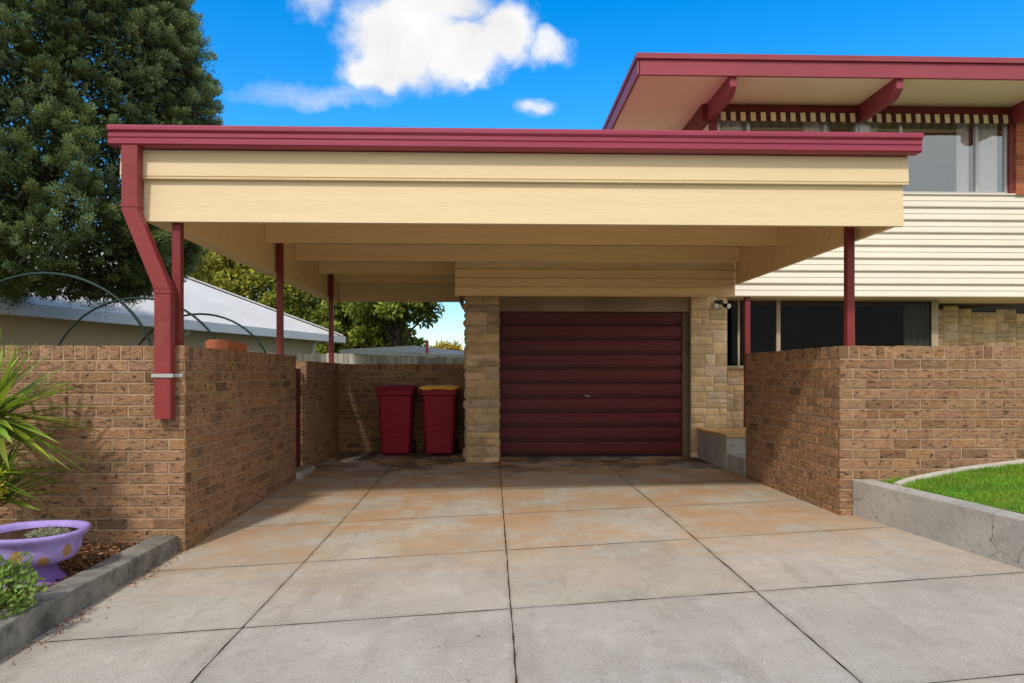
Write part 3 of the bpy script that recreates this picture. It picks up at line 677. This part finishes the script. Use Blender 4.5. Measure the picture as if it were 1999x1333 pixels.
# ------------------------------------------------------------------ fence, neighbour
mb=MB(); x=-4.4; r=random.Random(5)
while x<-.4:
    y=12.2; t=r.uniform(.7,1.25); zt=1.68+.03*(-x-2)+r.uniform(-.015,.015)
    mb.box(x,x+.093,y,y+.015,.1,zt,0,(t,t*.99,t*.97)); x+=.1
mb.box(-4.4,-.4,12.216,12.26,.5,.58,0,(.8,.8,.8)); mb.box(-4.4,-.4,12.216,12.26,1.35,1.43,0,(.8,.8,.8))
fin(mb,'paling_fence',PALING,label='weathered grey timber paling fence behind brick wall',cat='fence')
nh=empty('neighbour_house',(-9,14,0),'single storey house with white metal hip roof','house')
B=Vector((-8.8,6.0,2.42));Cc=Vector((-4.3,20,2.42));pl=Vector((-.952,.307,0)); D_=Cc+pl*9; A_=B+pl*9
R1=Cc+pl*4.5-Vector((.307,.952,0))*4.5+Vector((0,0,2.2)); R0=B+pl*4.5+Vector((0,0,2.2))
mb=MB()
def corr(p0,p1,q0,q1,n,amp=.02):
    nrm=(p1-p0).cross(q0-p0).normalized(); vs=[]
    if nrm.z<0: nrm=-nrm
    for i in range(n+1):
        f=i/n; o_=nrm*(amp if i%2 else 0); vs+=[p0.lerp(p1,f)+o_,q0.lerp(q1,f)+o_]
    mb.add(vs,[(2*i,2*i+2,2*i+3,2*i+1) for i in range(n)])
corr(B,Cc,R0,R1,170); corr(Cc,D_,R1,R1,110); corr(D_,A_,R1,R0,60)
mb.beam(Cc+Vector((0,0,.04)),R1+Vector((0,0,.05)),.22,.03); mb.beam(R0+Vector((0,0,.04)),R1+Vector((0,0,.05)),.22,.03)
fin(mb,'roof',NROOF,nh)
mb=MB(); dn=Vector((0,0,-.08)); mb.beam(B+dn-pl*.05,Cc+dn-pl*.05,.12,.19); mb.beam(Cc+dn-pl*.05+Vector((.02,.06,0)),D_+dn,.12,.188)
mb.tube([(-4.62,19.2,2.38),(-4.9,19.2,2.15),(-4.95,19.2,.2)],.045,8)
mb.tube([(-6.2,14.3,2.36),(-6.25,14.4,2.2),(-6.55,14.5,2.0),(-6.6,14.5,.2)],.045,8)
fin(mb,'gutter',WHITE,nh)
mb=MB(); ins=.55; e1=B+pl*ins; e2=Cc+pl*ins-Vector((.307,.952,0))*ins; e3=D_-pl*ins-Vector((.307,.952,0))*ins; e4=A_-pl*ins
for a,b in((e1,e2),(e2,e3),(e3,e4),(e4,e1)):
    mb.add([(a.x,a.y,0),(b.x,b.y,0),(b.x,b.y,2.35),(a.x,a.y,2.35)],[(0,1,2,3)])
for q in ((B,Cc,e2,e1),(Cc,D_,e3,e2)): mb.add([tuple(k-Vector((0,0,.08))) for k in q],[(0,1,2,3)])
fin(mb,'wall',NWALL,nh)
sh=empty('garden_shelter',(-2.2,17.5,0),'low garden shelter with a dark sheet roof','shelter')
mb=MB(); mb.add([(-3.6,16.5,1.93),(-.4,16.5,1.80),(-.4,19.5,1.95),(-2.2,19.5,2.15)],[(0,1,2,3)]); mb.beam((-3.6,16.5,1.88),(-.4,16.5,1.75),.05,.09); fin(mb,'roof',SHEDR,sh)
for sx_,sz_ in ((-1.55,2.15),(-3.4,1.88),(-.5,1.75)):
    mb=MB(); mb.tube([(sx_,16.6,0),(sx_,16.6,sz_)],.04); fin(mb,'post',MRED,sh)

# ------------------------------------------------------------------ conifer
te=empty('cypress_tree',(-7.9,10.2,0),'large dense green cypress tree behind brick wall','tree')
cx,cy,cz=-5.9,9.6,5.0
def crown_r(z):
    h=[(2.34,.45),(2.55,1.25),(2.9,1.72),(3.4,1.93),(4.0,2.03),(4.9,2.04),(5.7,1.90),(6.4,1.72),(7.2,1.45),(8.2,.8),(9,.15)]
    for (a,ra),(b,rb) in zip(h,h[1:]):
        if a<=z<=b: return ra+(rb-ra)*(z-a)/(b-a)
    return .1
Cs=[];Ds=[];Ts=[];Ls=[]
nl=2300
for i in range(nl):
    z=2.38+6.2*((i+.5)/nl)**1.04; a=i*2.39996+random.uniform(-.4,.4)
    if math.sin(a)>.5 and i%3: continue
    big=mnoise.noise(Vector((math.cos(a)*2.0,math.sin(a)*2.0,z*1.1)))
    R=crown_r(z)*(.93+.13*big)*random.uniform(.93,1.03)
    lc=np.array([cx+R*math.cos(a),cy+R*math.sin(a),z]); out=np.array([math.cos(a),math.sin(a),0.])
    ax=out*.8+np.array([0,0,random.uniform(-.1,.8)]) ; ax+=np.random.default_rng(i).normal(size=3)*.35; ax/=np.linalg.norm(ax)
    n=430 if (math.sin(a)<.35) else 90; lr=random.uniform(.09,.19)
    s_=rng.random(n); lenf=random.uniform(.20,.40)
    u=unit(n); spread=lr*(1.05-s_*.75)
    P_=lc-ax*lenf*.45+np.outer(s_*lenf,ax)+u*(spread*rng.random(n)**.6)[:,None]
    D__=ax*1.0+u*.7+unit(n)*.2
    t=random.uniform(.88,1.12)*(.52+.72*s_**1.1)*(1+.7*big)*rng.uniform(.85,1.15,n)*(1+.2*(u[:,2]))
    gy=random.uniform(0,1)
    Cs.append(P_);Ds.append(D__);Ts.append(np.stack([t*(1+.12*gy),t,t*(1.12-.35*gy)],1)); Ls.append(rng.uniform(.020,.045,n))
n=90000; zz=rng.uniform(2.5,8.4,n); aa=rng.uniform(0,6.283,n); RR=np.array([crown_r(a) for a in zz])*.93*rng.uniform(.78,1,n)
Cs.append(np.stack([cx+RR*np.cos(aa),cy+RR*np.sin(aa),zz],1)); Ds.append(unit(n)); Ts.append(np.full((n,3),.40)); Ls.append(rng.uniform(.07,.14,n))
Cs=np.concatenate(Cs);Ds=np.concatenate(Ds);Ts=np.concatenate(Ts);Ls=np.concatenate(Ls)
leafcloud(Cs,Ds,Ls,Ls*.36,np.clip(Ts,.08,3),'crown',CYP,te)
mb=MB(); mb.tube([(-7.95,10.2,-.1),(-7.9,10.15,2.0),(-7.2,9.9,3.2),(cx,cy,4.2),(cx,cy,6.5),(cx,cy,8.2)],[.24,.20,.16,.12,.08,.03],12)
for k in range(22):
    a=k*2.4; z=3.2+k*.21; R=crown_r(z+.4)*.7; mb.tube([(cx,cy,z),(cx+R*.5*math.cos(a),cy+R*.5*math.sin(a),z+.15),(cx+R*math.cos(a),cy+R*math.sin(a),z+.45)],[.06,.04,.012],6)
fin(mb,'trunk',BARK,te,smooth=True)

# ------------------------------------------------------------------ background trees
def tree(x,y,h,rw,label,mat,col,nlump,n_,ls,seed,zb=.28):
    r=random.Random(seed); e=empty('tree',(x,y,0),label,'tree')
    mb=MB(); mb.tube([(x,y,-.2),(x+.1,y,h*.3),(x,y,h*.65)],[.030*h,.024*h,.010*h],9)
    Cs=[];Ds=[];Ts=[]
    for i in range(nlump):
        a=i*2.4+r.uniform(-.4,.4); f=(i+.5)/nlump; z=h*(zb+(1-zb)*f)-.1*h; R=rw*math.sin(math.pi*min(1,(.18+.80*f)))**.7*r.uniform(.45,1)
        c=np.array([x+R*math.cos(a),y+R*math.sin(a),z]); lr=rw*r.uniform(.20,.36)
        if i%3==0: mb.tube([(x,y,max(h*.2,z-.25*h)),(x+R*.5*math.cos(a),y+R*.5*math.sin(a),z-.08*h),tuple(c)],[.012*h,.008*h,.003*h],6)
        n=n_; u=unit(n); rad=rng.uniform(.1,1,n)**.6
        Cs.append(c+u*np.array([1,1,.75])*lr*rad[:,None]); Ds.append(u*.6+unit(n)*.8+np.array([0,0,-.1]))
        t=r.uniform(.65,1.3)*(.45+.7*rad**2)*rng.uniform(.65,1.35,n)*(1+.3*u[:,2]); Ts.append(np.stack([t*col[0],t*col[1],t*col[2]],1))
    Cs=np.concatenate(Cs);n=len(Cs)
    leafcloud(Cs,np.concatenate(Ds),ls*rng.uniform(.6,1.4,n),ls*.45,np.concatenate(Ts),'crown',mat,e)
    fin(mb,'trunk',BARK,e,smooth=True)
tree(-13.3,29,7.7,3.2,'yellow green leafy tree behind the white roof',LEAF,(2.1,1.7,.9),60,380,.22,1)
tree(-9.8,27,7.2,2.8,'leafy tree rising behind the white roof',LEAF,(1.9,1.6,.9),55,380,.21,2)
tree(-6.6,26,6.6,2.6,'spreading green tree beyond the paling fence',LEAF,(1.7,1.6,.9),55,380,.20,3,.15)
tree(-4.5,24,5.2,1.6,'drooping green tree beyond the paling fence',LEAF,(1.5,1.5,.9),50,360,.18,4,.15)
tree(-2.9,21,5.5,1.45,'high crowned green tree near the garden shelter',LEAF,(1.5,1.5,.9),34,280,.17,6,.66)
tree(-3.45,22.3,3.9,1.2,'low bushy green tree near the garden shelter',LEAF,(1.7,1.6,.9),46,340,.17,12,.1)
tree(-3.0,44,3.3,2.2,'round golden leaved bush in the distance',YELL,(1,1,1),30,260,.28,8,.15)
tree(-9.5,40,5.5,3.2,'broad green tree in the far distance',LEAF,(1.4,1.4,.9),50,260,.36,9,.1)
tree(-16.5,33,8,3.6,'tall green tree behind the neighbouring house',LEAF,(1.7,1.5,.9),50,260,.3,10)

# ------------------------------------------------------------------ sky
SUN_EL=math.radians(46); AZ=math.radians(18)
sd=Vector((-math.sin(AZ)*math.cos(SUN_EL),-math.cos(AZ)*math.cos(SUN_EL),math.sin(SUN_EL)))
w_=bpy.data.worlds.new('World'); scene.world=w_; w_.use_nodes=True; nt=w_.node_tree;N=nt.nodes;L=nt.links
bg=N['Background']; bg.inputs['Strength'].default_value=.15
sky=N.new('ShaderNodeTexSky'); sky.sky_type='NISHITA'; sky.sun_disc=False; sky.sun_elevation=SUN_EL; sky.sun_rotation=math.pi+AZ; sky.air_density=1.0; sky.dust_density=.2; sky.ozone_density=3
hsv=N.new('ShaderNodeHueSaturation'); L.new(sky.outputs[0],hsv.inputs['Color'])
def mt(op,a,b_=None,c_=None):
    x=N.new('ShaderNodeMath'); x.operation=op
    for i,s in enumerate((a,b_,c_)):
        if s is None: continue
        if hasattr(s,'is_output'): L.new(s,x.inputs[i])
        else: x.inputs[i].default_value=s
    return x.outputs[0]
tc=N.new('ShaderNodeTexCoord'); sp=N.new('ShaderNodeSeparateXYZ'); L.new(tc.outputs['Generated'],sp.inputs[0])
X,Y,Z=sp.outputs; Yc=mt('MAXIMUM',Y,.05)
vz=N.new('ShaderNodeMapRange'); vz.inputs[1].default_value=0; vz.inputs[2].default_value=.28; vz.inputs[3].default_value=.85; vz.inputs[4].default_value=1.70; L.new(Z,vz.inputs[0]); L.new(vz.outputs[0],hsv.inputs['Value'])
vs_=N.new('ShaderNodeMapRange'); vs_.inputs[1].default_value=0; vs_.inputs[2].default_value=.3; vs_.inputs[3].default_value=1.5; vs_.inputs[4].default_value=1.45; L.new(Z,vs_.inputs[0]); L.new(vs_.outputs[0],hsv.inputs['Saturation'])
ca=mt('DIVIDE',X,Yc); cb=mt('DIVIDE',Z,Yc)
cv=N.new('ShaderNodeCombineXYZ'); L.new(ca,cv.inputs[0]); L.new(cb,cv.inputs[1])
def nz(sc,vec,dt=8,ro=.6):
    n=N.new('ShaderNodeTexNoise'); n.inputs['Scale'].default_value=sc; n.inputs['Detail'].default_value=dt; n.inputs['Roughness'].default_value=ro; L.new(vec,n.inputs['Vector']); return n
nd=nz(11,cv.outputs[0],6,.6)
s1=N.new('ShaderNodeVectorMath'); s1.operation='SUBTRACT'; L.new(nd.outputs['Color'],s1.inputs[0]); s1.inputs[1].default_value=(.5,.5,.5)
s2=N.new('ShaderNodeVectorMath'); s2.operation='SCALE'; L.new(s1.outputs[0],s2.inputs[0]); s2.inputs['Scale'].default_value=.07
s3=N.new('ShaderNodeVectorMath'); s3.operation='ADD'; L.new(cv.outputs[0],s3.inputs[0]); L.new(s2.outputs[0],s3.inputs[1])
PV=s3.outputs[0]
# cloud banks as soft ellipses over the sky directions (x/y, z/y)
def ell(u,v,ru,rv,wt):
    a=N.new('ShaderNodeVectorMath'); a.operation='SUBTRACT'; L.new(PV,a.inputs[0]); a.inputs[1].default_value=(u,v,0)
    m_=N.new('ShaderNodeVectorMath'); m_.operation='MULTIPLY'; L.new(a.outputs[0],m_.inputs[0]); m_.inputs[1].default_value=(1/ru,1/rv,0)
    l=N.new('ShaderNodeVectorMath'); l.operation='LENGTH'; L.new(m_.outputs[0],l.inputs[0])
    r=N.new('ShaderNodeMapRange'); r.inputs[1].default_value=1.25; r.inputs[2].default_value=.35; r.inputs[4].default_value=wt; L.new(l.outputs['Value'],r.inputs[0]); return r.outputs[0]
acc=None
for e in ((-.126,.489,.096,.085,1.1),(-.167,.437,.059,.036,1),(-.052,.467,.081,.063,1.1),(.019,.493,.063,.046,1),(.085,.470,.043,.030,.72),(-.089,.541,.096,.041,1),(-.252,.530,.044,.041,.5),(-.230,.548,.059,.022,.6),(.067,.389,.041,.018,.6),(-.026,.426,.033,.021,.8)):
    v=ell(*e); acc=v if acc is None else mt('MAXIMUM',acc,v)
n2=nz(15,cv.outputs[0],9,.62)
dens=mt('ADD',acc,mt('MULTIPLY',mt('SUBTRACT',n2.outputs['Fac'],.5),.85))
mr=N.new('ShaderNodeMapRange'); mr.interpolation_type='SMOOTHSTEP'; mr.inputs[1].default_value=.15; mr.inputs[2].default_value=.85; L.new(dens,mr.inputs[0])
mpw=N.new('ShaderNodeMapping'); mpw.inputs['Scale'].default_value=(6,40,1); mpw.inputs['Rotation'].default_value=(0,0,.12); L.new(cv.outputs[0],mpw.inputs['Vector'])
nw=nz(1,mpw.outputs[0],6,.6); ww=ell(-.252,.401,.111,.016,1); wisp=mt('MULTIPLY',ww,mt('MULTIPLY',nw.outputs['Fac'],.75))
front=mt('MULTIPLY',mt('MAXIMUM',mr.outputs[0],wisp),mt('GREATER_THAN',Y,.1))
mps=N.new('ShaderNodeMapping'); mps.inputs['Scale'].default_value=(1,1,2.2); L.new(tc.outputs['Generated'],mps.inputs['Vector'])
nb=nz(2.6,mps.outputs[0],9,.6); mb_=N.new('ShaderNodeMapRange'); mb_.interpolation_type='SMOOTHSTEP'; mb_.inputs[1].default_value=.32; mb_.inputs[2].default_value=.50; L.new(nb.outputs['Fac'],mb_.inputs[0])
mz=N.new('ShaderNodeMapRange'); mz.inputs[1].default_value=.15; mz.inputs[2].default_value=-.2; L.new(Y,mz.inputs[0])
fill_clouds=mt('MULTIPLY',mt('MULTIPLY',mb_.outputs[0],mz.outputs[0]),.95)  # unseen clouds behind the camera, added to whiten the fill light
ns=nz(11,cv.outputs[0],5,.5); shade=mt('ADD',4.6,mt('MULTIPLY',ns.outputs['Fac'],3.4))
cc=N.new('ShaderNodeCombineColor'); L.new(shade,cc.inputs[0]); L.new(shade,cc.inputs[1]); L.new(mt('MULTIPLY',shade,1.01),cc.inputs[2])
mx=N.new('ShaderNodeMix'); mx.data_type='RGBA'; L.new(front,mx.inputs[0]); L.new(hsv.outputs[0],mx.inputs[6]); L.new(cc.outputs[0],mx.inputs[7])
mx2=N.new('ShaderNodeMix'); mx2.data_type='RGBA'; L.new(fill_clouds,mx2.inputs[0]); L.new(mx.outputs[2],mx2.inputs[6]); mx2.inputs[7].default_value=(8.2,7.8,7.2,1)
L.new(mx2.outputs[2],bg.inputs['Color'])

sl=bpy.data.lights.new('sun','SUN'); sl.energy=2.5; sl.angle=math.radians(4); sl.color=(1,.94,.85)
so=bpy.data.objects.new('sun',sl); so.rotation_euler=(-sd).to_track_quat('-Z','Y').to_euler(); so.location=(-5,-10,12); COL.objects.link(so)

cam=bpy.data.cameras.new('camera'); cam.sensor_width=36; cam.lens=24.31; cam.shift_y=.0318; cam.clip_end=2000; cam.clip_start=.05
co=bpy.data.objects.new('camera',cam); co.location=(0,0,1.35); co.rotation_euler=(math.radians(90),0,-math.radians(1.676)); COL.objects.link(co); scene.camera=co
scene.view_settings.view_transform='Standard'; scene.view_settings.look='None'; scene.view_settings.exposure=0
